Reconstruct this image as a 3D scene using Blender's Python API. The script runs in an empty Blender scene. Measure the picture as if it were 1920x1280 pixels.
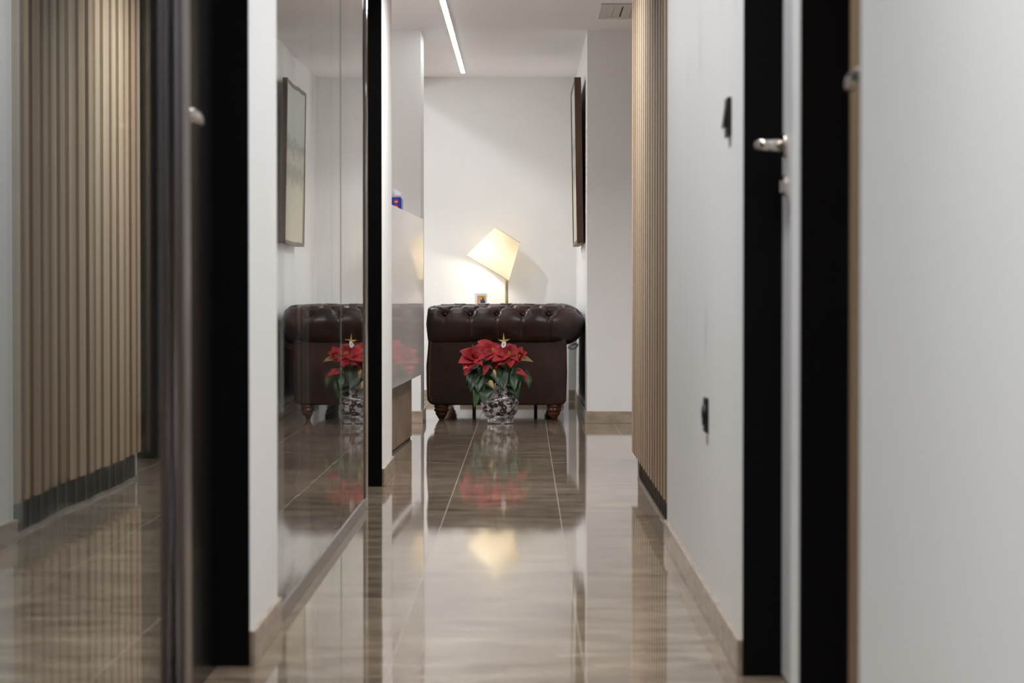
import bpy, bmesh, math, random
from mathutils import Vector, Matrix, noise
R = math.radians
scene = bpy.context.scene
COL = scene.collection
random.seed(7)
F = 4533.0; VX, VY = 985.0, 548.0; H = 0.8          # focal length in px, vanishing point, eye height
CEIL = 2.40

# ------------------------------------------------------------------ camera, world, exposure, lights
cam_d = bpy.data.cameras.new('camera'); cam = bpy.data.objects.new('camera', cam_d); COL.objects.link(cam)
cam.location = (0, 0, H)
cam.rotation_euler = (R(90) - math.atan(92 / F), 0, math.atan(25 / F))
cam_d.sensor_width = 36; cam_d.lens = 36 * F / 1920
cam_d.clip_start = 0.05; cam_d.clip_end = 60
cam_d.dof.use_dof = True; cam_d.dof.focus_distance = 15.0; cam_d.dof.aperture_fstop = 6.3
scene.camera = cam
w = bpy.data.worlds.new('world'); scene.world = w; w.use_nodes = True
w.node_tree.nodes['Background'].inputs[0].default_value = (0.8, 0.85, 1, 1)
w.node_tree.nodes['Background'].inputs[1].default_value = 0.02
scene.view_settings.view_transform = 'Standard'; scene.view_settings.look = 'None'
scene.view_settings.exposure = 0.0; scene.view_settings.gamma = 1; scene.view_settings.use_curve_mapping = False
scene.cycles.max_bounces = 14; scene.cycles.glossy_bounces = 8; scene.cycles.transmission_bounces = 10
scene.cycles.caustics_reflective = True; scene.cycles.caustics_refractive = True
scene.cycles.blur_glossy = 0.3; scene.cycles.sample_clamp_indirect = 6

def area(name, loc, sx, sy, power, color=(1, .96, .9), rot=(0, 0, 0), spread=180):
    d = bpy.data.lights.new(name, 'AREA'); d.shape = 'RECTANGLE'; d.size = sx; d.size_y = sy
    d.energy = power; d.color = color; d.spread = R(spread)
    o = bpy.data.objects.new(name, d); o.location = loc; o.rotation_euler = rot; COL.objects.link(o); return o
area('corridor_lamp', (-.06, 1.7, 2.38), .25, 1.6, 34, (.96, .97, 1), spread=125)
area('corridor_lamp', (-.03, 5.7, 2.38), .12, 4.6, 41, (.96, .97, 1), spread=115)
area('corridor_lamp', (-.06, 9.7, 2.38), .2, 1.2, 36, (.95, .97, 1), spread=125)
area('junction_lamp', (0.9, 12.4, 2.38), .4, .4, 37, (.96, .96, 1), spread=140)
area('reception_lamp', (-2.2, 12.8, 2.38), .6, .6, 54, (.93, .95, 1), spread=140)
area('added_uplight', (-2.6, 13.2, 1.95), .3, 1.6, 46, (.95, .95, 1), rot=(R(180), 0, 0))  # unseen upward light, added to brighten the ceiling
area('lounge_lamp', (-1.02, 16.4, 2.372), .03, .1, 13, (.93, .97, 1), rot=(0, R(-50), 0))
area('lounge_lamp', (-2.4, 16.2, 2.38), .6, .6, 68, (.9, .95, 1), spread=140)
area('added_lounge_uplight', (-2.2, 17.2, 2.0), 1.2, .3, 26, (.95, .96, 1), rot=(R(180), 0, 0))  # second added uplight, out of view, lifts the ceiling near the end wall
area('added_office_light', (-2.4, 3.5, 2.38), .4, .4, 24, (.78, .9, 1))  # unseen cool light, added to brighten what shows through the near glass

# ------------------------------------------------------------------ helpers
def at(px, py, Y):
    return Vector(((px - VX) * Y / F, Y, H - (py - VY) * Y / F))
def lin(r, g, b):
    f = lambda c: (c / 255) / 12.92 if c / 255 <= .04045 else ((c / 255 + .055) / 1.055) ** 2.4
    return (f(r), f(g), f(b), 1)

def mat(name, col, rough=.5, metal=0, **kw):
    m = bpy.data.materials.new(name); m.use_nodes = True
    b = m.node_tree.nodes['Principled BSDF']
    b.inputs['Base Color'].default_value = col
    b.inputs['Roughness'].default_value = rough; b.inputs['Metallic'].default_value = metal
    for k, v in kw.items():
        b.inputs[k.replace('_', ' ')].default_value = v
    return m
class N:
    """tiny node helper"""
    def __init__(s, m): s.t = m.node_tree; s.b = s.t.nodes['Principled BSDF']
    def n(s, typ, **kw):
        x = s.t.nodes.new(typ)
        for k, v in kw.items(): setattr(x, k, v)
        return x
    def l(s, a, b): s.t.links.new(a, b)
    def pos(s, scale=(1, 1, 1), loc=(0, 0, 0), obj=True):
        tc = s.n('ShaderNodeTexCoord'); mp = s.n('ShaderNodeMapping')
        mp.inputs['Scale'].default_value = scale; mp.inputs['Location'].default_value = loc
        s.l(tc.outputs['Object'], mp.inputs['Vector']); return mp.outputs['Vector']
    def noise(s, vec, scale, detail=3, rough=.5):
        x = s.n('ShaderNodeTexNoise'); x.inputs['Scale'].default_value = scale
        x.inputs['Detail'].default_value = detail; x.inputs['Roughness'].default_value = rough
        s.l(vec, x.inputs['Vector']); return x.outputs['Fac']
    def ramp(s, fac, stops):
        x = s.n('ShaderNodeValToRGB'); e = x.color_ramp.elements
        while len(e) < len(stops): e.new(.5)
        for i, (p, c) in enumerate(stops): e[i].position = p; e[i].color = c
        s.l(fac, x.inputs['Fac']); return x.outputs['Color']
    def bump(s, h, strength=.2, dist=.01, normal=None):
        x = s.n('ShaderNodeBump'); x.inputs['Strength'].default_value = strength; x.inputs['Distance'].default_value = dist
        s.l(h, x.inputs['Height'])
        if normal is not None: s.l(normal, x.inputs['Normal'])
        return x.outputs['Normal']

def noisy(name, c1, c2, scale, rough=.5, stretch=(1, 1, 1), bump=0, bdist=.002, metal=0, detail=4, lo=.35, hi=.65, **kw):
    m = mat(name, c1, rough, metal, **kw); n = N(m)
    f = n.noise(n.pos(stretch), scale, detail)
    n.l(n.ramp(f, [(lo, c1), (hi, c2)]), n.b.inputs['Base Color'])
    if bump: n.l(n.bump(f, bump, bdist), n.b.inputs['Normal'])
    return m

M = {}
M['wall'] = noisy('wall_paint', lin(233, 232, 229), lin(237, 236, 234), 1.3, .55, bump=.05)
M['wall_scuffed'] = m = mat('scuffed_wall_paint', lin(230, 230, 228), .5); n = N(m)
f = n.noise(n.pos((1, 2.2, .9)), 2.6, 4, .55)
n.l(n.ramp(f, [(.18, lin(206, 206, 207)), (.36, lin(237, 237, 235)), (1, lin(239, 239, 237))]), n.b.inputs['Base Color'])
M['ceiling'] = noisy('ceiling_paint', lin(240, 237, 238), lin(243, 240, 241), 1.1, .7)
M['skirt'] = noisy('travertine_skirting', lin(170, 154, 136), lin(146, 130, 113), 9, .25, (1, 1, 3), detail=6)
M['black'] = mat('black_lacquer', (.0016, .0016, .0019, 1), .5, Specular_IOR_Level=.12)
M['black_gloss'] = mat('dark_glossy_leaf', lin(10, 10, 11), .2, Specular_IOR_Level=.4)
M['white_door'] = mat('white_door_lacquer', lin(220, 220, 222), .35)
M['brown_door'] = noisy('oak_door_veneer', lin(184, 156, 126), lin(166, 138, 108), 6, .4, (8, 8, .6))
M['steel'] = mat('satin_nickel', lin(205, 198, 188), .22, 1)
M['alu'] = mat('brushed_aluminium', lin(168, 164, 160), .32, 1)
M['chrome'] = mat('polished_edge', lin(225, 225, 225), .06, 1)
M['dark_metal'] = mat('gunmetal_stile', lin(120, 116, 120), .24, 1)
M['gasket'] = mat('dark_gasket', lin(24, 24, 34), .35)
M['grout'] = mat('grout', lin(150, 140, 128), .7)

# polished travertine floor
M['floor'] = m = mat('polished_travertine', lin(170, 155, 135), .05, Specular_IOR_Level=.5); n = N(m)
tc = n.n('ShaderNodeTexCoord'); sp = n.n('ShaderNodeSeparateXYZ'); n.l(tc.outputs['Object'], sp.inputs[0])
ax = n.n('ShaderNodeMath', operation='ADD'); ax.inputs[1].default_value = .29 + .415 * 20; n.l(sp.outputs['X'], ax.inputs[0])
ay = n.n('ShaderNodeMath', operation='ADD'); ay.inputs[1].default_value = 10 * 1.27 - 10.1; n.l(sp.outputs['Y'], ay.inputs[0])
cb = n.n('ShaderNodeCombineXYZ'); n.l(ay.outputs[0], cb.inputs['X']); n.l(ax.outputs[0], cb.inputs['Y'])
br = n.n('ShaderNodeTexBrick'); n.l(cb.outputs[0], br.inputs['Vector'])
br.offset = .5; br.inputs['Scale'].default_value = 1; br.inputs['Brick Width'].default_value = 1.27
br.inputs['Row Height'].default_value = .415; br.inputs['Mortar Size'].default_value = .0010
br.inputs['Color1'].default_value = (.30, .30, .30, 1); br.inputs['Color2'].default_value = (.75, .75, .75, 1)
v1 = n.noise(n.pos((1.0, 2.0, 1)), 4.2, 8, .68); v2 = n.noise(n.pos((2, 7, 1)), 7, 5, .6)
mx = n.n('ShaderNodeMath', operation='MULTIPLY_ADD'); n.l(v2, mx.inputs[0]); mx.inputs[1].default_value = .45; n.l(v1, mx.inputs[2])
base = n.ramp(mx.outputs[0], [(.50, lin(88, 74, 61)), (.68, lin(122, 107, 91)), (.82, lin(142, 128, 110)), (.94, lin(156, 142, 124))])
mt = n.n('ShaderNodeMix', data_type='RGBA', blend_type='SOFT_LIGHT'); mt.inputs['Factor'].default_value = .45
n.l(base, mt.inputs['A']); n.l(br.outputs['Color'], mt.inputs['B'])
mg = n.n('ShaderNodeMix', data_type='RGBA'); n.l(br.outputs['Fac'], mg.inputs['Factor']); n.l(mt.outputs['Result'], mg.inputs['A'])
mg.inputs['B'].default_value = lin(158, 147, 130); n.l(mg.outputs['Result'], n.b.inputs['Base Color'])
rr = n.n('ShaderNodeMath', operation='MULTIPLY_ADD'); n.l(br.outputs['Fac'], rr.inputs[0]); rr.inputs[1].default_value = .4; rr.inputs[2].default_value = .05
n.l(rr.outputs[0], n.b.inputs['Roughness'])
wv = n.noise(n.pos((1, .38, 1)), 3.4, 2, .4)
fy = n.n('ShaderNodeMath', operation='MODULO'); n.l(ay.outputs[0], fy.inputs[0]); fy.inputs[1].default_value = .635
sx_ = n.n('ShaderNodeSeparateColor'); n.l(br.outputs['Color'], sx_.inputs[0])
tl = n.n('ShaderNodeMath', operation='SUBTRACT'); n.l(sx_.outputs[0], tl.inputs[0]); tl.inputs[1].default_value = .5
tm = n.n('ShaderNodeMath', operation='MULTIPLY'); n.l(tl.outputs[0], tm.inputs[0]); n.l(fy.outputs[0], tm.inputs[1])
nb = n.bump(wv, .5, .0008); n.l(n.bump(tm.outputs[0], .6, .005, nb), n.b.inputs['Normal'])

# glass with a faint waviness along its run
M['glass'] = m = mat('clear_glass', (.93, .97, .95, 1), 0, Transmission_Weight=1, IOR=1.5); n = N(m)
wv = n.noise(n.pos((0, 1, .02)), 2.6, 2, .5)
n.l(n.bump(wv, .2, .0014), n.b.inputs['Normal'])
M['desk'] = mat('gloss_lacquer_panel', lin(214, 206, 200), .04, Specular_IOR_Level=.08)
M['desk_wood'] = noisy('brown_stone_plinth', lin(140, 116, 92), lin(112, 92, 72), 5, .35, (1, 1, 2.2), detail=6)
M['desk_in'] = mat('desk_board', lin(190, 184, 178), .5)
M['oak'] = m = mat('oak_slats', lin(180, 150, 118), .5); n = N(m)
oi = n.noise(n.pos((30, 6.1, .25)), 1.0, 1); g = n.noise(n.pos((12, 8, .5)), 1.6, 3)
mx = n.n('ShaderNodeMath', operation='MULTIPLY_ADD'); n.l(g, mx.inputs[0]); mx.inputs[1].default_value = .5; n.l(oi, mx.inputs[2])
n.l(n.ramp(mx.outputs[0], [(.5, lin(146, 122, 94)), (.78, lin(174, 151, 121)), (1, lin(190, 172, 143))]), n.b.inputs['Base Color'])
M['oak_edge'] = noisy('dark_slat_edge', lin(120, 82, 60), lin(94, 62, 44), 3, .5, (8, 8, .5))  # slat sides set darker and redder than the fronts for contrast
M['oak_back'] = mat('slat_backing', lin(110, 78, 58), .6)

# leather
M['leather'] = m = mat('brown_leather', lin(60, 36, 30), .34, Specular_IOR_Level=.45); n = N(m)
f1 = n.noise(n.pos(), 5, 5, .6)
n.l(n.ramp(f1, [(.3, lin(26, 13, 10)), (.7, lin(60, 35, 27))]), n.b.inputs['Base Color'])
n.l(n.ramp(f1, [(.3, (.27, .27, .27, 1)), (.7, (.40, .40, .40, 1))]), n.b.inputs['Roughness'])
vo = n.n('ShaderNodeTexVoronoi', feature='DISTANCE_TO_EDGE'); vo.inputs['Scale'].default_value = 260; n.l(n.pos(), vo.inputs['Vector'])
f2 = n.noise(n.pos(), 22, 4, .6)
nb = n.bump(f2, .15, .002); n.l(n.bump(vo.outputs['Distance'], .08, .0004, nb), n.b.inputs['Normal'])
M['foot'] = noisy('turned_red_wood', lin(104, 50, 24), lin(72, 32, 15), 20, .25, (1, 1, 4))
M['brass'] = mat('brass', lin(190, 150, 96), .3, 1)
M['shade'] = m = mat('cream_shade_fabric', lin(252, 240, 212), .8); n = N(m)
tr = n.n('ShaderNodeBsdfTranslucent'); tr.inputs[0].default_value = lin(255, 243, 214)
ms = n.n('ShaderNodeMixShader'); ms.inputs[0].default_value = .2
out = n.t.nodes['Material Output']; n.l(n.b.outputs[0], ms.inputs[1]); n.l(tr.outputs[0], ms.inputs[2]); n.l(ms.outputs[0], out.inputs[0])
M['shade_rim'] = mat('shade_trim', lin(206, 190, 160), .6)
M['pole'] = mat('champagne_metal', lin(176, 164, 132), .35, .8)
def emit(name, col, s):
    m = bpy.data.materials.new(name); m.use_nodes = True; t = m.node_tree; t.nodes.remove(t.nodes['Principled BSDF'])
    e = t.nodes.new('ShaderNodeEmission'); e.inputs[0].default_value = col; e.inputs[1].default_value = s
    t.links.new(e.outputs[0], t.nodes['Material Output'].inputs[0]); return m
M['led'] = emit('led_diffuser', (.95, .97, 1, 1), 30)
M['bulb'] = emit('lamp_bulb', (1, .9, .78, 1), 76)
M['dark_slot'] = mat('vent_shadow_gap', lin(14, 13, 12), .8)
M['white_pl'] = mat('white_enamel', lin(205, 200, 192), .5)
M['black_pl'] = mat('black_plastic', lin(16, 16, 18), .4)
M['frame'] = noisy('walnut_frame', lin(92, 66, 50), lin(66, 45, 34), 8, .45, (1, 1, .3))
M['canvas'] = m = mat('landscape_canvas', lin(180, 182, 165), .35); n = N(m)
tc = n.n('ShaderNodeTexCoord'); sp = n.n('ShaderNodeSeparateXYZ'); n.l(tc.outputs['Object'], sp.inputs[0])
nz = n.noise(n.pos((1, 2, 5)), 3.0, 6, .65)
ad = n.n('ShaderNodeMath', operation='MULTIPLY_ADD'); n.l(nz, ad.inputs[0]); ad.inputs[1].default_value = .28; n.l(sp.outputs['Z'], ad.inputs[2])
cr = n.ramp(ad.outputs[0], [(0, lin(196, 188, 160)), (.50, lin(190, 184, 156)), (.60, lin(128, 130, 110)), (.70, lin(186, 184, 162)), (.78, lin(118, 124, 108)), (.84, lin(178, 184, 172)), (1, lin(186, 190, 182))])
n.l(cr, n.b.inputs['Base Color'])
M['paper'] = mat('white_paper', lin(235, 235, 240), .6)
M['gold_bg'] = mat('golden_print', lin(214, 160, 70), .5)
M['blue_print'] = mat('blue_print', lin(50, 66, 110), .5)
M['pale_print'] = mat('pale_print', lin(214, 190, 160), .5)
M['blue_box'] = mat('blue_carton', lin(34, 70, 190), .4)
M['red_print'] = mat('red_print', lin(214, 62, 44), .45)
M['clear_pl'] = mat('pale_plastic', lin(196, 192, 196), .25)
M['tissue'] = mat('tissue', lin(232, 234, 244), .8)
M['cable'] = mat('pale_cable', lin(140, 138, 136), .4)
M['gold_star'] = noisy('gold_glitter', lin(196, 166, 104), lin(150, 120, 70), 60, .35, metal=.5)
M['tag'] = mat('white_tag', lin(232, 230, 232), .5)
M['violet'] = mat('violet_ink', lin(96, 70, 120), .6)
def leafmat(name, c1, c2, rough=.42):
    m = noisy(name, c1, c2, 14, rough, bump=.25, bdist=.003); return m
M['red'] = leafmat('red_bract', lin(120, 2, 9), lin(164, 6, 17), .62)
M['red_pale'] = leafmat('pale_red_bract', lin(214, 60, 66), lin(200, 90, 90))
M['green'] = leafmat('green_leaf', lin(14, 34, 12), lin(30, 60, 22))
M['green2'] = leafmat('mid_green_leaf', lin(34, 62, 26), lin(52, 84, 34))
M['yellow'] = leafmat('yellowing_leaf', lin(150, 138, 76), lin(160, 112, 66))
M['stem'] = mat('plant_stem', lin(92, 104, 56), .6)
M['cyathia'] = mat('yellow_flower_bud', lin(206, 196, 90), .5)
M['soil'] = noisy('soil', lin(44, 32, 24), lin(70, 52, 38), 40, .9)
M['wrap'] = m = mat('patterned_wrap', lin(200, 196, 192), .3); n = N(m)
vo = n.n('ShaderNodeTexVoronoi', feature='F1'); vo.inputs['Scale'].default_value = 36; n.l(n.pos(), vo.inputs['Vector'])
ring = n.ramp(vo.outputs['Distance'], [(0, (1, 1, 1, 1)), (.13, (1, 1, 1, 1)), (.18, (0, 0, 0, 1)), (.52, (0, 0, 0, 1)), (.6, (1, 1, 1, 1))])
big = n.noise(n.pos((3, 3, 9), (0, 0, .35)), 2.2, 2)
msk = n.ramp(big, [(.56, (0, 0, 0, 1)), (.58, (1, 1, 1, 1))])
a = n.n('ShaderNodeMix', data_type='RGBA'); n.l(ring, a.inputs['Factor']); a.inputs['A'].default_value = lin(28, 26, 30); a.inputs['B'].default_value = lin(172, 166, 160)
b2 = n.n('ShaderNodeMix', data_type='RGBA'); n.l(msk, b2.inputs['Factor']); n.l(a.outputs['Result'], b2.inputs['A']); b2.inputs['B'].default_value = lin(170, 164, 158)
n.l(b2.outputs['Result'], n.b.inputs['Base Color'])
n.l(n.bump(n.noise(n.pos(), 26, 3), .5, .01), n.b.inputs['Normal'])
M['foil'] = noisy('crumpled_foil', lin(205, 203, 205), lin(130, 128, 128), 30, .25, metal=.55, bump=.7, bdist=.01)
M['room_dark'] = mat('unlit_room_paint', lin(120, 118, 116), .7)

def mobj(name, bm, m, parent=None, smooth=False, loc=None, bevel=0, seg=2):
    me = bpy.data.meshes.new(name)
    bmesh.ops.recalc_face_normals(bm, faces=bm.faces[:])
    bm.to_mesh(me); bm.free()
    ms = m if isinstance(m, (list, tuple)) else [m]
    for x in ms: me.materials.append(x)
    if smooth:
        for p in me.polygons: p.use_smooth = True
    o = bpy.data.objects.new(name, me); COL.objects.link(o)
    if parent is not None: o.parent = parent
    if loc is not None: o.location = loc
    if bevel:
        b = o.modifiers.new('bevel', 'BEVEL'); b.width = bevel; b.segments = seg; b.limit_method = 'ANGLE'; b.angle_limit = R(40)
    return o
def tag(o, label, cat, group=None):
    o['label'] = label; o['category'] = cat
    if group: o['group'] = group
    return o
def thing(name, label, cat, loc=(0, 0, 0), group=None):
    o = bpy.data.objects.new(name, None); COL.objects.link(o); o.location = loc; o.empty_display_size = .1
    return tag(o, label, cat, group)
def sthing(name, loc=(0, 0, 0), label=None):
    o = bpy.data.objects.new(name, None); COL.objects.link(o); o.location = loc; o['kind'] = 'structure'
    if label: o['label'] = label
    return o
def struct(name, bm, m, label=None, **kw):
    o = mobj(name, bm, m, **kw); o['kind'] = 'structure'
    if label: o['label'] = label
    return o
def box(bm, x0, x1, y0, y1, z0, z1, mi=0):
    v = [bm.verts.new((x, y, z)) for x in (x0, x1) for y in (y0, y1) for z in (z0, z1)]
    fs = []
    for idx in ((0, 1, 3, 2), (4, 6, 7, 5), (0, 4, 5, 1), (2, 3, 7, 6), (0, 2, 6, 4), (1, 5, 7, 3)):
        f = bm.faces.new([v[i] for i in idx]); f.material_index = mi; fs.append(f)
    return v
def B(*boxes):
    bm = bmesh.new()
    for b in boxes: box(bm, *b)
    return bm
def lathe(bm, prof, seg=24, origin=(0, 0, 0), axis=None, mi=0, jitter=None, cap=True):
    rings = []
    M3 = Matrix.Identity(3) if axis is None else Vector((0, 0, 1)).rotation_difference(Vector(axis)).to_matrix()
    for r, z in prof:
        ring = []
        for i in range(seg):
            a = 2 * math.pi * i / seg; rr = r
            p = Vector((rr * math.cos(a), rr * math.sin(a), z))
            if jitter: p = jitter(p)
            ring.append(bm.verts.new(Vector(origin) + M3 @ p))
        rings.append(ring)
    for a, b in zip(rings, rings[1:]):
        for i in range(seg):
            f = bm.faces.new((a[i], a[(i + 1) % seg], b[(i + 1) % seg], b[i])); f.material_index = mi
    if cap:
        for rg in (rings[0], rings[-1]):
            try: bm.faces.new(rg).material_index = mi
            except ValueError: pass
    return rings
def tube(bm, pts, r, seg=8, mi=0):
    pts = [Vector(p) for p in pts]; rings = []
    up = Vector((0, 0, 1))
    for i, p in enumerate(pts):
        d = (pts[min(i + 1, len(pts) - 1)] - pts[max(i - 1, 0)]).normalized()
        s = d.cross(up)
        if s.length < 1e-3: s = d.cross(Vector((1, 0, 0)))
        s.normalize(); t = s.cross(d).normalized(); rr = r[i] if isinstance(r, (list, tuple)) else r
        rings.append([bm.verts.new(p + rr * (math.cos(a) * s + math.sin(a) * t)) for a in [2 * math.pi * k / seg for k in range(seg)]])
    for a, b in zip(rings, rings[1:]):
        for i in range(seg): bm.faces.new((a[i], a[(i + 1) % seg], b[(i + 1) % seg], b[i])).material_index = mi
    bm.faces.new(rings[0]).material_index = mi; bm.faces.new(rings[-1]).material_index = mi

# ------------------------------------------------------------------ the setting
XR = .4536; XL = -.591                     # corridor wall planes
YN = -1.6; PIL = 14.80; BACK = 18.0; RX = .378
struct('floor', B((-4.2, 3.2, YN - .2, BACK + .2, -.1, 0)), M['floor'], 'polished brown travertine tile floor')
struct('ceiling', B((-4.2, 3.2, YN - .2, BACK + .2, CEIL, CEIL + .1)), M['ceiling'], 'plain white ceiling')
# right wall: solid pieces and heads over the door recesses
D2 = (3.28, 4.0); D1 = (4.14, 5.04); JB = .08; DH = 2.12
SLY = (7.72, 10.42)
struct('wall_right', B((XR, 1.0, YN, D2[0], 0, CEIL), (XR, 1.0, D2[1], D1[0], 0, CEIL), (XR, 1.0, D1[1], SLY[0], 0, CEIL),
       (XR, 1.0, D2[0], D2[1], DH, CEIL), (XR, 1.0, D1[0], D1[1], DH, CEIL),
       (.535, 1.0, SLY[0], SLY[1] + .04, 0, CEIL)), M['wall_scuffed'], 'white corridor wall on the right')
bb = .074
struct('baseboard_right', B((XR - .011, XR, D1[1], SLY[0], 0, bb)), M['skirt'], bevel=.002)
# left wall: pieces between glass and doors
G1 = (1.0, 4.03); S1 = (4.03, 4.26); DL = (4.26, 5.17); G2 = (5.75, 8.95); DF = (8.97, 9.96); WE = 10.70
struct('wall_left', B((-.72, XL, YN, G1[0], 0, CEIL), (-.72, XL, DL[1], G2[0], 0, CEIL), (-.72, XL, DF[1], WE, 0, CEIL),
       (-.72, XL, DL[0], DL[1], DH, CEIL), (-.72, XL, DF[0], DF[1], DH, CEIL)), M['wall'], 'white corridor wall on the left')
struct('baseboard_left', B((XL, XL + .011, DL[1], G2[0], 0, bb), (XL, XL + .011, DF[1], WE + .011, 0, bb), (-.72, XL, WE, WE + .011, 0, bb)), M['skirt'], bevel=.002)
# walls of the dark room behind the glass
struct('wall_office', B((-3.4, -3.3, YN, WE, 0, CEIL), (-3.3, -.72, WE - .12, WE, 0, CEIL), (-3.3, -.72, 5.3, 5.4, 0, CEIL)), M['room_dark'], 'unlit office wall behind the glass')
struct('wall_near', B((-3.4, 1.0, YN - .1, YN, 0, CEIL)), M['wall'])
# end of the corridor: lounge
struct('wall_far', B((-4.2, .5, BACK, BACK + .15, 0, CEIL)), M['wall'], 'white end wall behind sofa and lamp')
struct('wall_lounge_right', B((RX, 3.2, PIL, BACK + .15, 0, CEIL)), M['wall'], 'pale wall return to the right of the sofa')
struct('wall_lounge_left', B((-4.2, -4.1, WE, BACK, 0, CEIL)), M['wall'])
struct('wall_pillar', B((-1.25, -.640, PIL, PIL + .46, 0, CEIL)), M['wall'], 'white pillar left of the sofa')
struct('wall_side', B((3.1, 3.2, SLY[1], PIL, 0, CEIL), (.49, 3.1, SLY[1] - .06, SLY[1], 0, CEIL)), M['wall'])
struct('wall_reception', B((-4.1, -3.3, WE - .1, WE, 0, CEIL)), M['wall'])
struct('baseboard_lounge', B((RX - .012, 3.1, PIL - .012, PIL, 0, bb), (RX - .012, RX, PIL, BACK, 0, bb), (-4.1, RX - .012, BACK - .012, BACK, 0, bb)), M['skirt'], bevel=.002)
struct('baseboard_pillar', B((-1.262, -.628, PIL - .012, PIL, 0, bb), (-.640, -.628, PIL, PIL + .472, 0, bb)), M['skirt'], bevel=.002)
struct('trim_1', B((-.90, -.86, PIL + .46, BACK, 2.297, CEIL)), M['wall'], 'unseen slim beam added to cut the lounge light')  # out of view, shaped to throw the slanting shadow edge on the end wall
# dark doorway post across the side passage (seen mirrored in the near glass)
struct('trim_2', B((.545, .72, 11.62, 11.70, 0, 2.2), (.545, 1.5, 11.62, 11.70, 2.2, 2.28)), M['black'], 'black door post in the side passage')

def lever(name, parent, x, y, z, sgn, tipdir, m=None, pr=1.0):
    """lever handle standing out from a leaf at x, towards sgn, pointing along tipdir (y)"""
    m = m or M['steel']
    bm = bmesh.new()
    lathe(bm, [(.0245, 0), (.0245, .005), (.022, .0065)], 20, (x, y, z), (sgn, 0, 0))
    tube(bm, [(x, y, z), (x + sgn * .036 * pr, y, z + .001), (x + sgn * .049 * pr, y + tipdir * .006, z), (x + sgn * .056 * pr, y + tipdir * .02, z),
              (x + sgn * .057 * pr, y + tipdir * .07, z - .002), (x + sgn * .055 * pr, y + tipdir * .118, z - .005)], [.0125, .0125, .0130, .0125, .0115, .009], 16)
    h = mobj(name, bm, m, parent, smooth=True)
    return h
def lock(parent, x, y, z, sgn):
    bm = bmesh.new()
    lathe(bm, [(.0225, 0), (.0225, .005), (.020, .0065)], 20, (x, y, z), (sgn, 0, 0))
    box(bm, min(x, x + sgn * .013), max(x, x + sgn * .013), y - .003, y + .003, z - .014, z + .010)
    mobj('lock_rosette', bm, M['steel'], parent, smooth=False)

def door(idx, side, y0, y1, depth, leafm, hy, tipdir, label, locky=True, lev=True):
    e = sthing('door_%d' % idx, (0, (y0 + y1) / 2, 0), label); e.location = (0, 0, 0)
    s = 1 if side == 'R' else -1; X = XR if side == 'R' else XL
    xs = sorted((X, X + s * depth)); xa = sorted((X + s * depth, X + s * (depth + .05)))
    t = .012
    mobj('door_frame', B((xs[0], xs[1] + (0.05 if s > 0 else 0), y1 - t, y1 + .0, 0, DH) if s > 0 else (xs[0] - .05, xs[1], y1 - t, y1, 0, DH),
         (xs[0], xs[1], y0, y0 + t, 0, DH), (xs[0], xs[1], y0, y1, DH - t, DH)), M['black'], e)
    leaf = mobj('door_leaf', B((xa[0], xa[1] - .006, y0 + t, y1 - t, .006, DH - t)), leafm, e, bevel=.0015)
    if lev: lever('door_handle', leaf, X + s * depth, hy, 1.10 if s > 0 else 1.115, -s, tipdir, pr=(1.25 if idx == 2 else 1.0) if s > 0 else 1.08)
    if locky: lock(leaf, X + s * depth, hy, 1.10 - .082, -s)
    return e, leaf
door(1, 'R', D1[0], D1[1], JB, M['white_door'], 4.955, -1, 'white corridor door with nickel lever in a black frame')
door(2, 'R', D2[0], D2[1], JB, M['brown_door'], 3.345, 1, 'brown door in the nearest black frame on the right', False)
e3, l3 = door(3, 'L', DL[0], DL[1], .062, M['black_gloss'], 4.28, 1, 'black door between the near glass and the white wall', False)
lever('door_handle', l3, XL - .062 - .05, 4.42, 1.10, -1, 1)
door(4, 'L', DF[0], DF[1], .057, M['black_gloss'], 9.06, 1, 'far black door beside the glass partition', False, False)

# glass partitions
def pane(name, y0, y1, parent, z0=.04, dx=0):
    bm = bmesh.new(); box(bm, XL - .010 + dx, XL - .002 + dx, y0, y1, z0, CEIL - .03); return mobj(name, bm, M['glass'], parent)
w1 = sthing('window_1', label='near full-height glass partition')
pane('glass_pane', 1.0, 4.03, w1); pane('glass_pane', 1.0, 4.03, w1, dx=-.016)
mobj('bottom_rail', B((XL - .03, XL + .002, 1.0, 4.03, 0, .04)), M['alu'], w1, bevel=.002)
mobj('stile', B((XL - .05, XL - .004, S1[0] + .03, S1[1], 0, CEIL)), M['black'], w1)
mobj('stile_face', B((XL - .004, XL + .001, S1[0] + .03, S1[1], 0, CEIL)), M['dark_metal'], w1)
bm = bmesh.new(); lathe(bm, [(.016, 0), (.016, CEIL - .001)], 40, (XL + .003, S1[0] + .03, 0)); mobj('round_edge_post', bm, M['dark_metal'], w1, smooth=True)
w2 = sthing('window_2', label='far full-height glass partition')
pane('glass_pane', G2[0], 7.765, w2); pane('glass_pane', 7.772, G2[1] - .07, w2)
mobj('pane_joint', B((XL - .013, XL - .001, 7.765, 7.772, .04, CEIL - .03)), mat('joint_seal', lin(120, 128, 124), .4), w2)
mobj('bottom_rail', B((XL - .03, XL + .002, G2[0], G2[1], 0, .04)), M['alu'], w2, bevel=.002)
mobj('top_rail', B((XL - .03, XL + .002, G2[0], G2[1], CEIL - .03, CEIL)), M['alu'], w2, bevel=.002)
mobj('stile', B((XL - .03, XL + .000, G2[1] - .07, G2[1], .04, CEIL - .03)), M['gasket'], w2)
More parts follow.
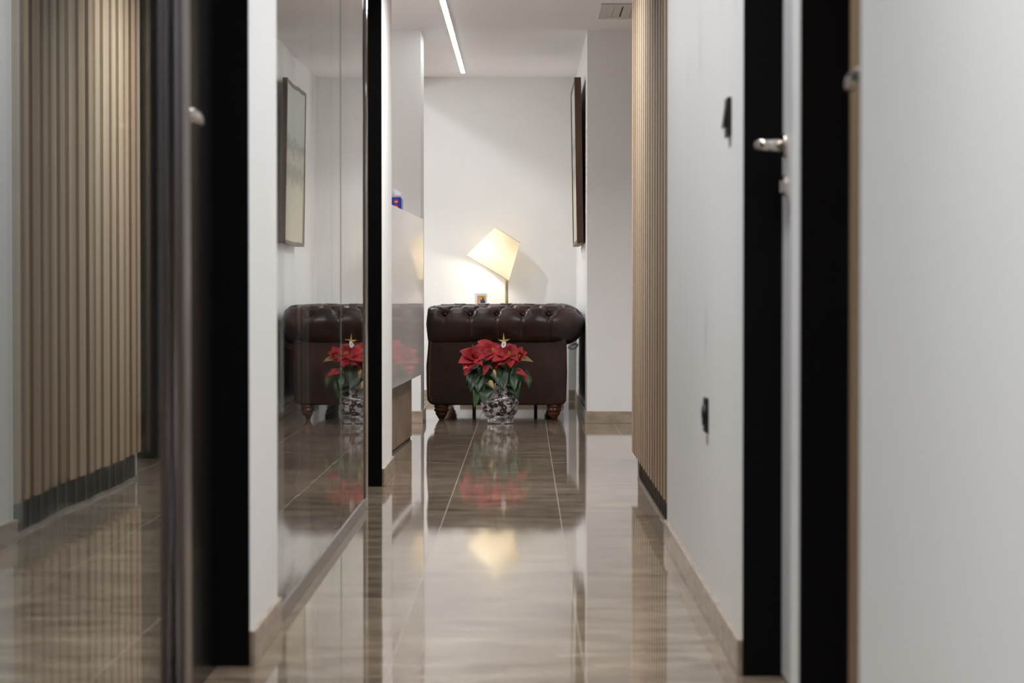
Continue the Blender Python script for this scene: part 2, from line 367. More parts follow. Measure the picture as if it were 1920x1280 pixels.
bm = bmesh.new(); lathe(bm, [(.006, 0), (.006, CEIL - .001)], 32, (XL + .001, G2[1] + .006, 0)); mobj('edge_profile', bm, M['chrome'], w2, smooth=True)

# slatted wood panel on the right wall
sl = thing('slatted_wall_panel', 'tall oak slatted wall panel over a black plinth, beside the white wall', 'wall panel', (XR, SLY[0], 0))
bm = bmesh.new(); pitch = .169; y = SLY[0] + .002; i = 0
while y + .1 < SLY[1] + .05:
    box(bm, .003, .040, (y - SLY[0]), (y - SLY[0]) + .105, .118, CEIL - .001); y += pitch; i += 1
for f in bm.faces:
    f.normal_update()
    if abs(f.normal.y) > .9: f.material_index = 1
mobj('slats', bm, [M['oak'], M['oak_edge']], sl, bevel=.0015)
mobj('backing_board', B((.040, .052, 0, SLY[1] - SLY[0], .118, CEIL - .001)), M['oak_back'], sl)
bm = B((.040, .052, 0, SLY[1] - SLY[0], 0, .118)); mobj('plinth', bm, M['black'], sl)
bm = bmesh.new(); k = 0
while k * pitch < SLY[1] - SLY[0] - .1:
    box(bm, .034, .040, k * pitch + .1, k * pitch + .108, .0, .118); k += 1
mobj('plinth_fin', bm, M['grout'], sl)
mobj('floor_profile', B((.030, .034, 0, SLY[1] - SLY[0], 0, .012)), M['alu'], sl)

# ------------------------------------------------------------------ ceiling light strip, vent
ls = thing('ceiling_light_strip', 'thin glowing white light strip recessed in ceiling above the sofa', 'ceiling light', (-.453, 13.0, CEIL))
mobj('diffuser', B((-.0125, .0125, 0, 4.6, -.007, -.0005)), M['led'], ls)
mobj('housing', B((-.019, -.014, -.005, 4.605, -.005, -.0005), (.014, .019, -.005, 4.605, -.005, -.0005), (-.019, .019, 4.6, 4.605, -.005, -.0005), (-.019, .019, -.005, 0, -.005, -.0005)), M['white_pl'], ls)
vt = thing('ceiling_vent', 'white slotted air vent in the ceiling, half hidden by wood slats', 'air vent', (.42, 13.43, CEIL))
mobj('frame', B((0, .6, 0, .09, -.008, -.0005), (0, .6, .62, .71, -.008, -.0005), (0, .045, .09, .62, -.008, -.0005), (.555, .6, .09, .62, -.008, -.0005)), M['white_pl'], vt, bevel=.002)
mobj('duct_opening', B((.045, .555, .09, .62, -.002, -.0005)), M['dark_slot'], vt)
xs = [.045, .077, .0795, .121, .130, .18, .183, .212, .226, .262, .27, .32, .33, .39, .40, .46, .47, .555]
bm = bmesh.new()
for a, b in zip(xs[::2], xs[1::2]): box(bm, a, b, .09, .62, -.007, -.0025)
mobj('blades', bm, M['white_pl'], vt)

# ------------------------------------------------------------------ reception desk
dk = thing('reception_desk', 'pale glossy reception desk front on a brown recessed base, left of sofa', 'desk', (-.61, 11.0, 0))
def q(bm, x0, y0, x1, y1, t, z0, z1, mi=0):
    """upright board whose corridor face runs from (x0,y0) to (x1,y1), thickness t to the left"""
    d = Vector((x1 - x0, y1 - y0, 0)).normalized(); nn = Vector((-d.y, d.x, 0)) * t
    a = Vector((x0, y0, 0)); b = Vector((x1, y1, 0)); pts = [a, b, b + nn, a + nn]
    lo = [bm.verts.new((p.x, p.y, z0)) for p in pts]; hi = [bm.verts.new((p.x, p.y, z1)) for p in pts]
    bm.faces.new(lo).material_index = mi; bm.faces.new(hi).material_index = mi
    for i in range(4): bm.faces.new((lo[i], lo[(i + 1) % 4], hi[(i + 1) % 4], hi[i])).material_index = mi
ox, oy = -.61, 11.0
bm = bmesh.new(); q(bm, -.6250 - ox, 10.76 - oy, -.5608 - ox, 13.3 - oy, .04, .354, 1.204)
mobj('front_panel', bm, M['desk'], dk, bevel=.0015)
bm = bmesh.new(); q(bm, -.66 - ox, 10.76 - oy, -.6565 - ox, 10.77 - oy, .03, 0.012, .03); bm.free()
bm = bmesh.new(); q(bm, -.700 - ox, 10.76 - oy, -.625 - ox, 13.28 - oy, .03, .012, .354)
mobj('base_panel', bm, M['desk_wood'], dk)
bm = bmesh.new(); q(bm, -.706 - ox, 10.76 - oy, -.632 - ox, 13.27 - oy, .02, 0, .012); mobj('toe_gap', bm, M['black'], dk)
bm = bmesh.new(); q(bm, -.659 - ox, 10.76 - oy, -.608 - ox, 13.29 - oy, .30, 1.15, 1.18); mobj('counter_top', bm, M['desk'], dk)
bm = bmesh.new(); q(bm, -.86 - ox, 10.76 - oy, -.82 - ox, 13.29 - oy, .6, .72, .75); q(bm, -.80 - ox, 13.25 - oy, -.79 - ox, 13.29 - oy, .6, 0, 1.15)
mobj('inner_worktop', bm, M['desk_in'], dk)

tb = thing('tissue_box', 'small blue tissue box with red round prints and white tissue, on the reception desk', 'tissue box', (-.70, 12.75, 1.18))
mobj('carton', B((-.05, .048, -.06, .06, 0, .118)), M['blue_box'], tb, bevel=.002)
mobj('side_sleeve', B((.0485, .060, -.055, .055, .004, .110)), M['clear_pl'], tb, bevel=.002)
mobj('top_cover', B((-.05, .048, -.06, .06, .118, .128)), M['clear_pl'], tb, bevel=.002)
bm = bmesh.new()
for cx, cz in ((.022, .096), (.022, .068)):
    lathe(bm, [(.0125, 0), (.0125, .0006)], 24, (cx, -.0602, cz), (0, -1, 0))
mobj('round_print', bm, M['red_print'], tb)
bm = bmesh.new()
for cz in (.096, .068):
    box(bm, .014, .030, -.0612, -.0606, cz - .004, cz); box(bm, .019, .025, -.0612, -.0606, cz, cz + .004)
mobj('print_mark', bm, M['paper'], tb)
bm = bmesh.new(); gv = {}
for i in range(9):
    for j in range(5):
        u = i / 8; v = j / 4
        x = -.045 + .085 * u; z = .127 + .036 * v * (1 - .55 * max(0, u - .6) / .4) ; yy = -.02 + .012 * math.sin(7 * u + 2 * v) + .03 * v * (u - .5)
        if v > .2: x += .008 * v
        gv[i, j] = bm.verts.new((x, yy, z))
for i in range(8):
    for j in range(4): bm.faces.new((gv[i, j], gv[i + 1, j], gv[i + 1, j + 1], gv[i, j + 1]))
o = mobj('tissue', bm, M['tissue'], tb, smooth=True); s_ = o.modifiers.new('s', 'SOLIDIFY'); s_.thickness = .0015

# ------------------------------------------------------------------ switch and socket
sw = thing('light_switch', 'black light switch on the white wall beside the black door frame', 'light switch', (XR, 5.37, 1.187))
mobj('plate', B((-.009, 0, -.043, .043, -.043, .043)), M['black_pl'], sw, bevel=.002)
bm = bmesh.new()
v = [bm.verts.new(p) for p in ((-.009, -.03, .036), (-.009, .03, .036), (-.017, .03, -.022), (-.017, -.03, -.022), (-.009, -.03, -.022), (-.009, .03, -.022))]
for f in ((0, 1, 2, 3), (3, 2, 5, 4), (0, 3, 4), (1, 5, 2), (0, 4, 5, 1)): bm.faces.new([v[i] for i in f])
mobj('rocker', bm, M['black_pl'], sw)
so = thing('wall_socket', 'black power socket low on the white wall below the switch', 'socket', (XR, 6.02, .495))
mobj('plate', B((-.008, 0, -.043, .043, -.043, .043)), M['black_pl'], so, bevel=.002)
bm = bmesh.new(); lathe(bm, [(.026, 0), (.026, .005), (.020, .006), (.019, -.0)], 24, (-.008, 0, 0), (-1, 0, 0)); mobj('socket_face', bm, M['black_pl'], so)

# ------------------------------------------------------------------ painting
pt = thing('framed_painting', 'pale landscape painting in a deep dark brown frame, hung on right lounge wall', 'painting', (.366, 15.2, 1.11))
pt.rotation_euler = (0, -math.atan(.017 / 1.04), 0)
L = 1.25; HH = 1.04
mobj('frame', B((-.042, 0, 0, .022, 0, HH), (-.042, 0, L - .022, L, 0, HH), (-.042, 0, .022, L - .022, 0, .022), (-.042, 0, .022, L - .022, HH - .022, HH)), M['frame'], pt, bevel=.001)
mobj('canvas', B((-.036, -.006, .022, L - .022, .022, HH - .022)), M['canvas'], pt)

# ------------------------------------------------------------------ sofa
sf = thing('chesterfield_sofa', 'dark brown buttoned leather sofa seen from its rolled arm end', 'sofa', (-.17, 16.1, 0))
sl0 = Vector((-.17, 16.1, 0))
YA, YB = 15.19, 17.06; rr_ = .118; XB = .255; XF = -.612; ZC = .604
def sloc(p): return Vector(p) - sl0
# centre line of the U-shaped roll
path = []; cr_ = .11
def addp(p): path.append(Vector(p))
step = .0075
x = XF
while x < XB - cr_: addp((x, YA, 0)); x += step
for k in range(0, 24): a = -math.pi / 2 + (math.pi / 2) * k / 24; addp((XB - cr_ + cr_ * math.cos(a), YA + cr_ + cr_ * math.sin(a), 0))
y = YA + cr_
while y < YB - cr_: addp((XB, y, 0)); y += step
for k in range(0, 24): a = (math.pi / 2) * k / 24; addp((XB - cr_ + cr_ * math.cos(a), YB - cr_ + cr_ * math.sin(a), 0))
x = XB - cr_
while x > XF: addp((x, YB, 0)); x -= step
addp((XF, YB, 0))
bm = bmesh.new(); rings = []; s = 0; S = [0]
for a, b in zip(path, path[1:]): s += (b - a).length; S.append(s)
TOT = S[-1]; P = .1625; U0 = -.343 - XF       # button at x=-.343
nth = 96
rows = [(R(40), 0), (R(80), .5), (R(120), 0), (R(155), .5)]
def tuft(u, th):
    d = 0.0
    for tr_, off in rows:
        k = round((u - U0) / P - off); du = u - U0 - (k + off) * P; dv = (th - tr_) * rr_
        dist = math.hypot(du, dv)
        d -= .030 * math.exp(-(dist / .024) ** 2)
    # diamond pleats between rows
    for (ta, oa), (tb_, ob) in zip(rows, rows[1:]):
        if ta <= th <= tb_:
            f_ = (th - ta) / (tb_ - ta)
            for sgn in (-.5, .5):
                uu = U0 + (oa + sgn * f_) * P
                k = round((u - uu) / P); du = u - uu - k * P
                d -= .013 * math.exp(-(du / .009) ** 2)
    # straight pleats down the outer face
    if th < rows[0][0]:
        k = round((u - U0) / P); du = u - U0 - k * P
        fade = max(0, 1 - (rows[0][0] - th) / R(112))
        d -= (.002 + .011 * fade ** 2) * math.exp(-(du / .0065) ** 2)
        d += .003 * math.cos(2 * math.pi * (u - U0 + P / 2) / P) * fade * 1.0
    return d
for i, p in enumerate(path):
    t = (path[min(i + 1, len(path) - 1)] - path[max(i - 1, 0)]).normalized(); outw = Vector((t.y, -t.x, 0))
    e_ = min(S[i], TOT - S[i]); k_ = min(1, e_ / .055); sc = .80 + .20 * math.sqrt(max(0, 1 - (1 - k_) ** 2))
    ring = []
    for j in range(nth):
        th = -R(110) + 2 * math.pi * j / nth
        r_ = rr_ * sc + (tuft(S[i], th) if e_ > .03 else tuft(S[i], th) * e_ / .03)
        q3 = Vector((p.x, p.y, ZC)) * 4.5
        r_ += .004 * noise.noise(q3 + Vector((math.cos(th), math.sin(th), 0)) * 2)
        zz = r_ * math.sin(th)
        if zz < 0: zz *= 1.12
        ring.append(bm.verts.new(sloc(Vector((p.x, p.y, ZC + zz)) + outw * r_ * math.cos(th))))
    rings.append(ring)
for a, b in zip(rings, rings[1:]):
    for j in range(nth): bm.faces.new((a[j], a[(j + 1) % nth], b[(j + 1) % nth], b[j]))
for rg in (rings[0], rings[-1]):
    c = sum((v.co for v in rg), Vector()) / nth; d = Vector((-.012, 0, 0)); cv = bm.verts.new(c + d)
    for j in range(nth): bm.faces.new((rg[j], rg[(j + 1) % nth], cv))
roll = mobj('rolled_arm', bm, M['leather'], sf, smooth=True)
# buttons
bm = bmesh.new(); import bisect
for tr_, off in rows:
    u = U0 + off * P
    while u - P > .02: u -= P
    while u < TOT - .03:
        i = min(bisect.bisect(S, u), len(path) - 1); p = path[i]; t = (path[min(i + 1, len(path) - 1)] - path[max(i - 1, 0)]).normalized(); outw = Vector((t.y, -t.x, 0))
        nrm = outw * math.cos(tr_) + Vector((0, 0, 1)) * math.sin(tr_)
        c = Vector((p.x, p.y, ZC)) + nrm * (rr_ - .025)
        lathe(bm, [(.0095, 0), (.009, .004), (.006, .0065), (.002, .0075)], 12, sloc(c), nrm)
        u += P
mobj('buttons', bm, M['leather'], sf, smooth=True)

def rbox(x0, x1, y0, y1, z0, z1):
    a, b = sloc((x0, y0, z0)), sloc((x1, y1, z1)); return B((a.x, b.x, a.y, b.y, a.z, b.z))
def arm_panel(y0, y1, name):
    # outline in XZ with softly bowed front and rounded lower corners
    pts = []
    z0, z1 = .094, .54
    def arc(cx, cz, r, a0, a1, n=7): 
        for k in range(n + 1):
            a = R(a0 + (a1 - a0) * k / n); pts.append((cx + r * math.cos(a), cz + r * math.sin(a)))
    arc(XF + .045, z0 + .05, .05, 180, 270); arc(.262 - .045, z0 + .04, .04, 270, 360)
    pts.append((.262, .3)); pts.append((.258, z1)); pts.append((XF + .006, z1)); pts.append((XF + .001, .45)); pts.append((XF - .009, .34)); pts.append((XF - .008, .24))
    bm = bmesh.new(); fr = [bm.verts.new(sloc((x, y0, z))) for x, z in pts]; bk = [bm.verts.new(sloc((x, y1, z))) for x, z in pts]
    bm.faces.new(fr); bm.faces.new(bk)
    for i in range(len(pts)): bm.faces.new((fr[i], fr[(i + 1) % len(pts)], bk[(i + 1) % len(pts)], bk[i]))
    o = mobj(name, bm, M['leather'], sf, bevel=.014, seg=4)
    for p_ in o.data.polygons: p_.use_smooth = True
    o.modifiers['bevel'].harden_normals = False
    return o
arm_panel(15.135, 15.30, 'side_panel'); arm_panel(16.95, 17.115, 'side_panel')
o = mobj('back_panel', rbox(.10, .258, 15.30, 16.95, .10, .56), M['leather'], sf, bevel=.012)
o = mobj('seat_base', rbox(-.590, .12, 15.30, 16.95, .10, .27), M['leather'], sf, bevel=.02, seg=3)
for k in range(3):
    y0 = 15.305 + k * .548
    o = mobj('seat_cushion', rbox(-.60, .10, y0, y0 + .543, .272, .42), M['leather'], sf, bevel=.045, seg=5, smooth=True)
# nailhead trim down the front edge of the near arm
bm = bmesh.new(); z = .125
while z < .50:
    xx = XF + .013 + (.010 if z < .15 else 0) + .007 * max(0, (z - .34) / .15)
    c = sloc((xx, 15.134, z)); lathe(bm, [(.0030, 0), (.0026, .0016), (.001, .0022)], 8, c, (0, -1, 0))
    z += .0098
mobj('nailhead_trim', bm, M['brass'], sf, smooth=True)
def foot(x, y):
    bm = bmesh.new()
    lathe(bm, [(.017, .001), (.018, .006), (.023, .014), (.028, .024), (.040, .040), (.035, .044), (.036, .047), (.046, .058), (.048, .066), (.041, .071), (.042, .075), (.047, .080), (.047, .0985)], 28, sloc((x, y, 0)))
    mobj('foot', bm, M['foot'], sf, smooth=True, bevel=0)
for x in (-.528, .180):
    for y in (15.19, 17.02): foot(x, y)
for x in (-.338, .068):
    mobj('support_leg', rbox(x - .011, x + .011, 15.95, 15.972, 0, .10), M['black_pl'], sf)

# ------------------------------------------------------------------ console table, lamp, picture card
tbx = thing('console_table', 'narrow table behind the far arm of the sofa', 'table', (-.17, 17.74, 0))
mobj('table_top', B((-.36, .50, -.20, .20, .62, .65)), M['white_door'], tbx, bevel=.003)
for x in (-.33, .47):
    for y in (-.17, .17): mobj('leg', B((x - .015, x + .015, y - .015, y + .015, 0, .62)), M['white_door'], tbx)
YL = 17.76
lp = thing('table_lamp', 'lit lamp with cream tilted shade on a slim metal stem behind the sofa', 'lamp', (at(950, 548, YL).x, YL, .65))
base = Vector(lp.location)
tc_, bc_ = at(951.5, 441, YL) - base, at(914.5, 502.5, YL) - base
axis = (tc_ - bc_).normalized(); hgt = (tc_ - bc_).length; rb = 92.7 / 2 * YL / F; rt = 54.7 / 2 * YL / F
bm = bmesh.new(); lathe(bm, [(rb, 0), (rb * .75 + rt * .25, hgt * .25), ((rb + rt) / 2, hgt / 2), (rb * .25 + rt * .75, hgt * .75), (rt, hgt)], 64, bc_, axis, cap=False)
lampshade = mobj('lamp_shade', bm, M['shade'], lp, smooth=True)
bm = bmesh.new()
def ringt(c, r, rad):
    a0 = axis.cross(Vector((0, 1, 0))).normalized(); b0 = axis.cross(a0).normalized()
    seg = 64; rs = []
    for i in range(seg):
        a = 2 * math.pi * i / seg; d = a0 * math.cos(a) + b0 * math.sin(a)
        rs.append([bm.verts.new(c + d * (r + rad * math.cos(t)) + axis * rad * math.sin(t)) for t in (0, 1.57, 3.14, 4.71)])
    for i in range(seg):
        for j in range(4): bm.faces.new((rs[i][j], rs[(i + 1) % seg][j], rs[(i + 1) % seg][(j + 1) % 4], rs[i][(j + 1) % 4]))
ringt(bc_, rb, .0022); ringt(bc_ + axis * hgt, rt, .0022)
mobj('shade_rim', bm, M['shade_rim'], lampshade)
bulb_c = bc_ + axis * hgt * .24
bm = bmesh.new(); lathe(bm, [(.001, -.030), (.018, -.025), (.028, -.010), (.030, .004), (.024, .02), (.014, .034), (.013, .05)], 24, bulb_c, axis)
mobj('bulb', bm, M['bulb'], lp, smooth=True)
bm = bmesh.new(); tube(bm, [bulb_c + axis * .05, bulb_c + axis * .085], .016, 16); tube(bm, [bulb_c + axis * .07, Vector((0, 0, bulb_c.z + axis.z * .07))], .005, 10)
tube(bm, [bulb_c + axis * .08, bc_ + axis * hgt * .97], .004, 8)
for k in range(3):
    a0 = axis.cross(Vector((0, 1, 0))).normalized(); b0 = axis.cross(a0).normalized(); a = 2.1 * k + .4
    tube(bm, [bc_ + axis * hgt * .97, bc_ + axis * hgt * .985 + (a0 * math.cos(a) + b0 * math.sin(a)) * rt], .0015, 6)
mobj('socket', bm, M['pole'], lp, smooth=True)
bm = bmesh.new(); tube(bm, [(0, 0, .01), (0, 0, bulb_c.z + axis.z * .07 + .005)], .0115, 20); mobj('pole', bm, M['pole'], lp, smooth=True)
bm = bmesh.new(); lathe(bm, [(.10, 0), (.10, .010), (.02, .016), (.012, .02)], 40, (0, 0, 0)); mobj('base', bm, M['pole'], lp, smooth=False)
e0 = at(873, 479, YL) - base; e1 = at(870, 484, YL) - base
bm = bmesh.new(); tube(bm, [e0, e1], .0015, 6); lathe(bm, [(.001, -.004), (.004, 0), (.001, .004)], 10, e1); mobj('pull_cord', bm, M['tissue'], lp)

pc = thing('picture_card', 'small white framed picture with gold and blue print, in front of lamp glow', 'picture', (at(902, 548, 17.60).x, 17.60, .65))
def ploc(px, py): v = at(px, py, 17.60); return v.x - pc.location.x, v.z - .65
x0, _ = ploc(890.5, 0); x1, _ = ploc(913.5, 0); z1 = ploc(0, 549.5)[1]
mobj('mount', B((x0, x1, 0, .006, 0, z1)), M['paper'], pc)
xa, zb = ploc(895, 554); xb, _ = ploc(910.5, 0)
mobj('print', B((xa, xb, -.0008, 0, .03, zb)), M['gold_bg'], pc)
def poly(name, pts, m, y, parent):
    bm = bmesh.new(); a = [bm.verts.new((x, y, z)) for x, z in [ploc(*p) for p in pts]]; b = [bm.verts.new((v.co.x, y + .0005, v.co.z)) for v in a]
    bm.faces.new(a); bm.faces.new(b)
    for i in range(len(a)): bm.faces.new((a[i], a[(i + 1) % len(a)], b[(i + 1) % len(b)], b[i]))
    return mobj(name, bm, m, parent)
poly('printed_figure', [(899, 575), (900, 565), (903, 558), (905, 556), (908, 561), (910, 568), (910.3, 575)], M['blue_print'], -.0015, pc)
poly('printed_figure', [(896, 575), (897, 567), (899.5, 563), (901, 566), (901.5, 575)], M['pale_print'], -.0020, pc)
poly('printed_face', [(902, 559), (904, 558), (904.5, 561), (902.5, 562)], M['pale_print'], -.0022, pc)

# loose cable beside the sofa
bm = bmesh.new(); pts = []
for k in range(60):
    t = k / 59; a = t * 2 * math.pi * 2.4
    c = at(1075 + 1.5 * math.sin(a * .5), 651 - 3 * t, 15.32)
    pts.append(Vector((c.x + .027 * math.cos(a), c.y + .01 * math.sin(a * 1.3), c.z + .014 * math.sin(a) + .008 * math.cos(a))))
pts = [Vector((.3775, 15.33, .50)), Vector((.35, 15.33, .49))] + pts
tube(bm, pts, .0022, 6)
bm2 = bmesh.new(); o = mobj('coiled_cable', bm, M['cable'], smooth=True); bm2.free()
tag(o, 'thin pale cable coiled at the wall behind the sofa arm', 'cable')

# ------------------------------------------------------------------ poinsettia
PX, PY = at(937, 548, 14.76).x, 14.76
pl = thing('potted_poinsettia', 'red poinsettia in a patterned wrapped pot, on the floor before the sofa', 'plant', (PX, PY, 0))
pl0 = Vector((PX, PY, 0))
def jit(amp, fr, rad=None):
    def f(p):
        d = Vector((p.x, p.y, 0)).normalized() if Vector((p.x, p.y, 0)).length > 1e-5 else Vector((0, 0, 0))
        v = noise.noise(p * fr + Vector((3, 1, 7))) + .5 * abs(noise.noise(p * fr * 2.3 + Vector((9, 4, 1))))
        return p + d * amp * v
    return f
bm = bmesh.new(); prof = [(.070, .035), (.088, .05), (.100, .075), (.108, .10), (.111, .125), (.106, .15), (.098, .172), (.092, .192), (.094, .21), (.104, .232), (.116, .252)]
pr = []
for (a, b), (c, d) in zip(prof, prof[1:]):
    for k in range(3): pr.append((a + (c - a) * k / 3, b + (d - b) * k / 3))
pr.append(prof[-1])
lathe(bm, pr, 96, (0, 0, 0), jitter=jit(.014, 18), cap=False)
o = mobj('patterned_wrap', bm, M['wrap'], pl, smooth=True); s_ = o.modifiers.new('s', 'SOLIDIFY'); s_.thickness = .002; s_.offset = -1
bm = bmesh.new(); pr = [(.066, .0)] + [(.074 + .012 * (k / 11), .004 + .006 * k) for k in range(12)] + [(.095, .074), (.099, .08)]
lathe(bm, pr, 110, (0, 0, 0), jitter=lambda p: (jit(.018, 30)(p) if p.z > .001 else p))
# bevelled irregular folds
mobj('foil_base', bm, M['foil'], pl, smooth=False)
# diagonal ribbon band around the pot
bm = bmesh.new(); prev = None
for k in range(49):
    a = math.pi * (1.0 + k / 48); zc = .118 + .062 * (k / 48); r_ = .112 + (.002 if k % 2 else 0) - max(0, zc - .14) * .28
    row = [bm.verts.new((r_ * math.cos(a) * 1.03 + 0 * dz, r_ * math.sin(a) * 1.03, zc + dz)) for dz in (-.009, 0, .009)]
    if prev:
        for j in range(2): bm.faces.new((prev[j], prev[j + 1], row[j + 1], row[j]))
    prev = row
o = mobj('ribbon', bm, M['foil'], pl, smooth=True); s_ = o.modifiers.new('s', 'SOLIDIFY'); s_.thickness = .001
bm = bmesh.new(); lathe(bm, [(.085, .185), (.085, .2)], 32); mobj('soil', bm, M['soil'], pl)

def leaf(bm, b, t, wd, nrm, curl=.15, droop=.0, lobes=0, rs=0, mi=0, nu=12, nv=6):
    """leaf blade from b to t, width wd; nrm about which side faces out"""
    b, t = Vector(b), Vector(t); ax_ = (t - b); Lh = ax_.length; ax_.normalize()
    side = ax_.cross(Vector(nrm)).normalized(); up = side.cross(ax_).normalized()
    g = {}
    for i in range(nu + 1):
        u = i / nu
        wf = (math.sin(math.pi * min(1, u ** .72)) ** .85) * (1 - .25 * u)
        if lobes: wf *= 1 + .22 * math.cos(u * math.pi * 2 * lobes) * (1 if u < .85 else 0)
        wf = max(wf, .015)
        for j in range(nv + 1):
            v = -1 + 2 * j / nv
            x = side * (v * wd / 2 * wf)
            zz = droop * Lh * math.sin(math.pi * u) + curl * wd * (abs(v) ** 1.5) * wf
            zz += .05 * wd * math.sin(9 * u + 3 * v * (1 if v > 0 else -1) + rs) * abs(v)
            g[i, j] = bm.verts.new(b + ax_ * (Lh * u) + x + up * zz)
    for i in range(nu):
        for j in range(nv): bm.faces.new((g[i, j], g[i + 1, j], g[i + 1, j + 1], g[i, j + 1])).material_index = mi
def pp(px, py, dy=0):
    return at(px, py, PY + dy) - pl0
def finish(o):
    s_ = o.modifiers.new('s', 'SOLIDIFY'); s_.thickness = .0008; return o
# green leaves: base px, tip px, base depth, tip depth, width px, material
LV = [((896, 688), (882, 737), -.03, -.11, 26, 'green'), ((903, 706), (889, 766), -.04, -.12, 22, 'green2'), ((912, 722), (908, 759), -.07, -.145, 30, 'green'),
      ((935, 688), (944, 733), -.05, -.14, 34, 'green'), ((926, 686), (934, 722), -.04, -.13, 26, 'green'), ((948, 684), (956, 722), -.03, -.12, 24, 'green'),
      ((962, 706), (972, 750), -.05, -.12, 30, 'green'), ((988, 702), (992, 729), -.02, -.05, 15, 'green2'), ((968, 690), (981, 722), -.01, -.06, 18, 'green2'),
      ((893, 684), (868, 702), -.02, -.08, 18, 'green'), ((912, 688), (900, 704), -.06, -.13, 24, 'green'), ((900, 676), (925, 692), -.03, -.10, 20, 'green'),
      ((940, 670), (962, 702), -.02, -.09, 28, 'green2'), ((905, 690), (898, 740), .03, .06, 30, 'green'), ((955, 690), (970, 728), .02, .04, 30, 'green'),
      ((930, 680), (905, 700), .0, -.05, 30, 'green'), ((972, 690), (998, 712), .02, -.01, 14, 'green'), ((880, 686), (874, 718), .02, .0, 18, 'green'),
      ((925, 676), (940, 706), .03, .08, 36, 'green'), ((895, 670), (935, 700), .04, .02, 40, 'green'), ((918, 690), (914, 730), -.02, -.08, 26, 'green2'), ((940, 700), (936, 738), .0, -.11, 30, 'green'), ((886, 700), (876, 728), -.01, -.06, 20, 'green'), ((956, 690), (966, 734), -.04, -.115, 26, 'green2'), ((900, 700), (896, 738), -.06, -.125, 24, 'green'), ((960, 676), (935, 700), .05, .03, 36, 'green')]
random.seed(3)
for i, (b, t, d0, d1, wpx, mm) in enumerate(LV):
    bm = bmesh.new(); leaf(bm, pp(*b, d0), pp(*t, d1), wpx / F * PY * 1.08, (random.uniform(-.35, .35), -1, .25), .12, .10, 0, i)
    finish(mobj('leaf', bm, M[mm], pl, smooth=True))
bm = bmesh.new(); leaf(bm, pp(972, 674, -.03), pp(1000, 678, -.05), 14 / F * PY, (0, -.75, .7), .2, .12, 0, 1)
o = finish(mobj('leaf', bm, M['yellow'], pl, smooth=True)); o['label'] = 'yellowing leaf on the right side'
bm = bmesh.new(); leaf(bm, pp(918, 712, -.10), pp(926, 730, -.13), 9 / F * PY, (0, -1, .2), .2, .1, 0, 1)
o = finish(mobj('leaf', bm, M['yellow'], pl, smooth=True)); o['label'] = 'small yellowing leaf over the rim'
bm = bmesh.new(); leaf(bm, pp(926, 692, -.12), pp(930, 710, -.14), 6 / F * PY, (0, -1, .2), .2, .1, 0, 1)
o = finish(mobj('leaf', bm, M['yellow'], pl, smooth=True)); o['label'] = 'narrow pale leaf in the middle'
# flower heads: centre px, depth, list of (angle deg in picture, length px, width px, forward lean)
HD = [((888, 672), -.07, [(150, 30, 20, -.03), (195, 30, 22, -.05), (235, 32, 20, -.05), (95, 26, 20, .0), (50, 28, 20, .01), (10, 26, 18, -.04), (-35, 22, 15, -.06), (255, 20, 15, -.06), (75, 16, 12, -.05), (170, 16, 12, -.06), (300, 14, 10, -.06)]),
      ((924, 657), -.05, [(175, 40, 20, .0), (150, 34, 18, .04), (205, 32, 20, -.05), (100, 14, 14, .05), (40, 18, 14, .03), (235, 24, 18, -.06), (290, 26, 20, -.06), (-20, 20, 16, -.05), (215, 18, 12, -.06)]),
      ((955, 662), -.08, [(175, 32, 22, -.03), (205, 36, 20, -.05), (240, 26, 18, -.05), (275, 28, 20, -.05), (150, 20, 16, .03), (95, 18, 16, .04), (55, 20, 14, .02), (10, 20, 16, -.02), (320, 22, 16, -.05), (225, 20, 14, -.07)]),
      ((974, 668), -.06, [(75, 20, 12, .0), (25, 18, 12, -.01), (110, 18, 12, .02), (-20, 12, 10, -.04), (230, 22, 14, -.04), (180, 16, 12, -.04)]),
      ((922, 680), -.03, [(255, 24, 18, -.05), (230, 22, 14, -.04), (290, 22, 16, -.05), (200, 26, 18, -.02), (330, 26, 18, -.02), (90, 20, 20, .0)])]
for hi, (c, dd, bs) in enumerate(HD):
    bm = bmesh.new(); c0 = pp(*c, dd)
    for k, (ang, ln, wd, lean) in enumerate(bs):
        a = R(ang); tip = c0 + Vector((math.cos(a) * ln, 0, math.sin(a) * ln)) / F * PY + Vector((0, lean, 0))
        nr = Vector((-.25 * math.cos(a), -1, .55 - .2 * math.sin(a)))
        leaf(bm, c0 + Vector((random.uniform(-.006, .006), random.uniform(-.004, .006), random.uniform(-.005, .005))), tip, wd / F * PY * 1.42, nr, .14, .16, 0, k + hi * 3)
    hd = finish(mobj('flower_head', bm, M['red'], pl, smooth=True))
    bm = bmesh.new()
    for k in range(8):
        a = k * 2.4; r_ = .003 * math.sqrt(k)
        p = c0 + Vector((r_ * math.cos(a) * 1.6, -.014, r_ * math.sin(a) * 1.6)); bmesh.ops.create_icosphere(bm, subdivisions=1, radius=.0032, matrix=Matrix.Translation(p))
    mobj('flower_buds', bm, M['cyathia'], hd, smooth=True)
for b, t, w_, mm in [((882, 684), (871, 705), 14, 'red'), ((884, 683), (868, 692), 9, 'red_pale'), ((914, 684), (906, 704), 13, 'red'), ((956, 674), (933, 684), 9, 'red_pale'), ((968, 695), (988, 704), 14, 'red'), ((986, 702), (988, 716), 6, 'red')]:
    bm = bmesh.new(); leaf(bm, pp(*b, -.09), pp(*t, -.13), w_ / F * PY, (.1, -1, .4), .18, .08, 0, 2)
    o = finish(mobj('bract', bm, M[mm], pl, smooth=True))
    if mm == 'red_pale': o['label'] = 'pale pinkish bract'
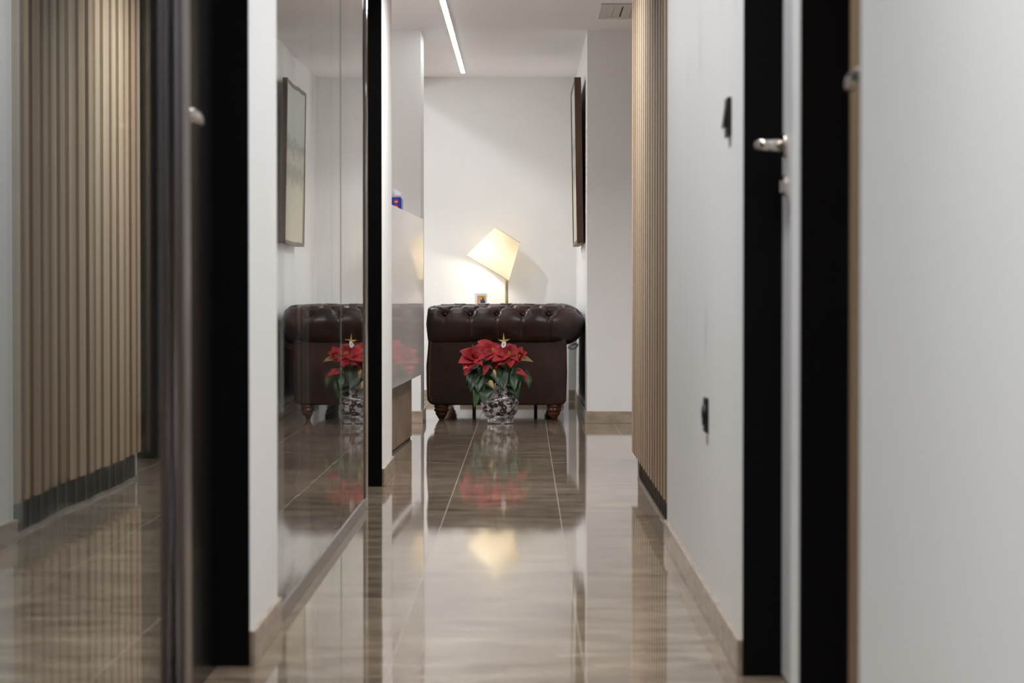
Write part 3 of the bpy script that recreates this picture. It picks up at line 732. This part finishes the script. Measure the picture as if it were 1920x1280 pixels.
bm = bmesh.new()
for hi, (c, dd, bs) in enumerate(HD):
    c0 = pp(*c, dd); a = hi * 1.3; r0 = Vector((.03 * math.cos(a), .03 * math.sin(a), .19))
    mid = (c0 + r0) / 2 + Vector((0, .01, .01)); tube(bm, [r0, mid, c0 + Vector((0, .01, -.005)), c0 + Vector((0, -.006, 0))], .0035, 7)
for (b, t, d0, d1, wpx, mm) in LV: tube(bm, [Vector((0, 0, .21)) * .6 + pp(*b, d0) * .4, pp(*b, d0)], .0017, 5)
tube(bm, [(.03, 0, .2), pp(965, 700, -.02), pp(972, 676, -.03)], .0022, 6)
tube(bm, [(.04, 0, .2), pp(965, 708, -.02), pp(985, 702, -.02)], .0022, 6)
mobj('stems', bm, M['stem'], pl, smooth=True)

# star pick stuck into the plant
SP = at(945, 640, PY - .10)
st = thing('star_ornament', 'gold star on a stick with a small white oval tag, stuck in the poinsettia', 'ornament', tuple(SP))
bm = bmesh.new(); ctr = Vector((0, 0, .002)); vf = []; 
for k in range(10):
    a = math.pi / 2 + k * math.pi / 5 + .05; r_ = (.054 if k == 0 else .040) if k % 2 == 0 else .0125
    if k in (4, 6): r_ *= .8
    vf.append(bm.verts.new((r_ * math.cos(a), 0, r_ * math.sin(a))))
cf = bm.verts.new((0, -.006, 0)); cb_ = bm.verts.new((0, .006, 0))
for k in range(10): bm.faces.new((vf[k], vf[(k + 1) % 10], cf)); bm.faces.new((vf[(k + 1) % 10], vf[k], cb_))
mobj('star', bm, M['gold_star'], st)
bm = bmesh.new(); lathe(bm, [(.0145, 0), (.0145, .001)], 28, (0, 0, 0), (0, -1, 0))
for v in bm.verts: v.co.z *= 1.4; v.co.x *= .95
bmesh.ops.rotate(bm, verts=bm.verts[:], cent=(0, 0, 0), matrix=Matrix.Rotation(R(-15), 3, 'Y') if False else Matrix.Rotation(R(15), 3, 'Y'))
bmesh.ops.translate(bm, verts=bm.verts[:], vec=(-.002, -.009, -.018))
tg = mobj('oval_tag', bm, M['tag'], st)
bm = bmesh.new(); box(bm, -.005, .001, -.0112, -.0106, -.018, -.012); box(bm, -.006, -.001, -.0112, -.0106, -.026, -.021); box(bm, -.004, .003, -.0112, -.0106, -.0155, -.0135)
mobj('tag_print', bm, M['violet'], tg)
bm = bmesh.new(); tube(bm, [(0, .007, .0), (.0, .03, -.10), (0, .06, -.24)], .0014, 6); mobj('stick', bm, M['gold_star'], st)
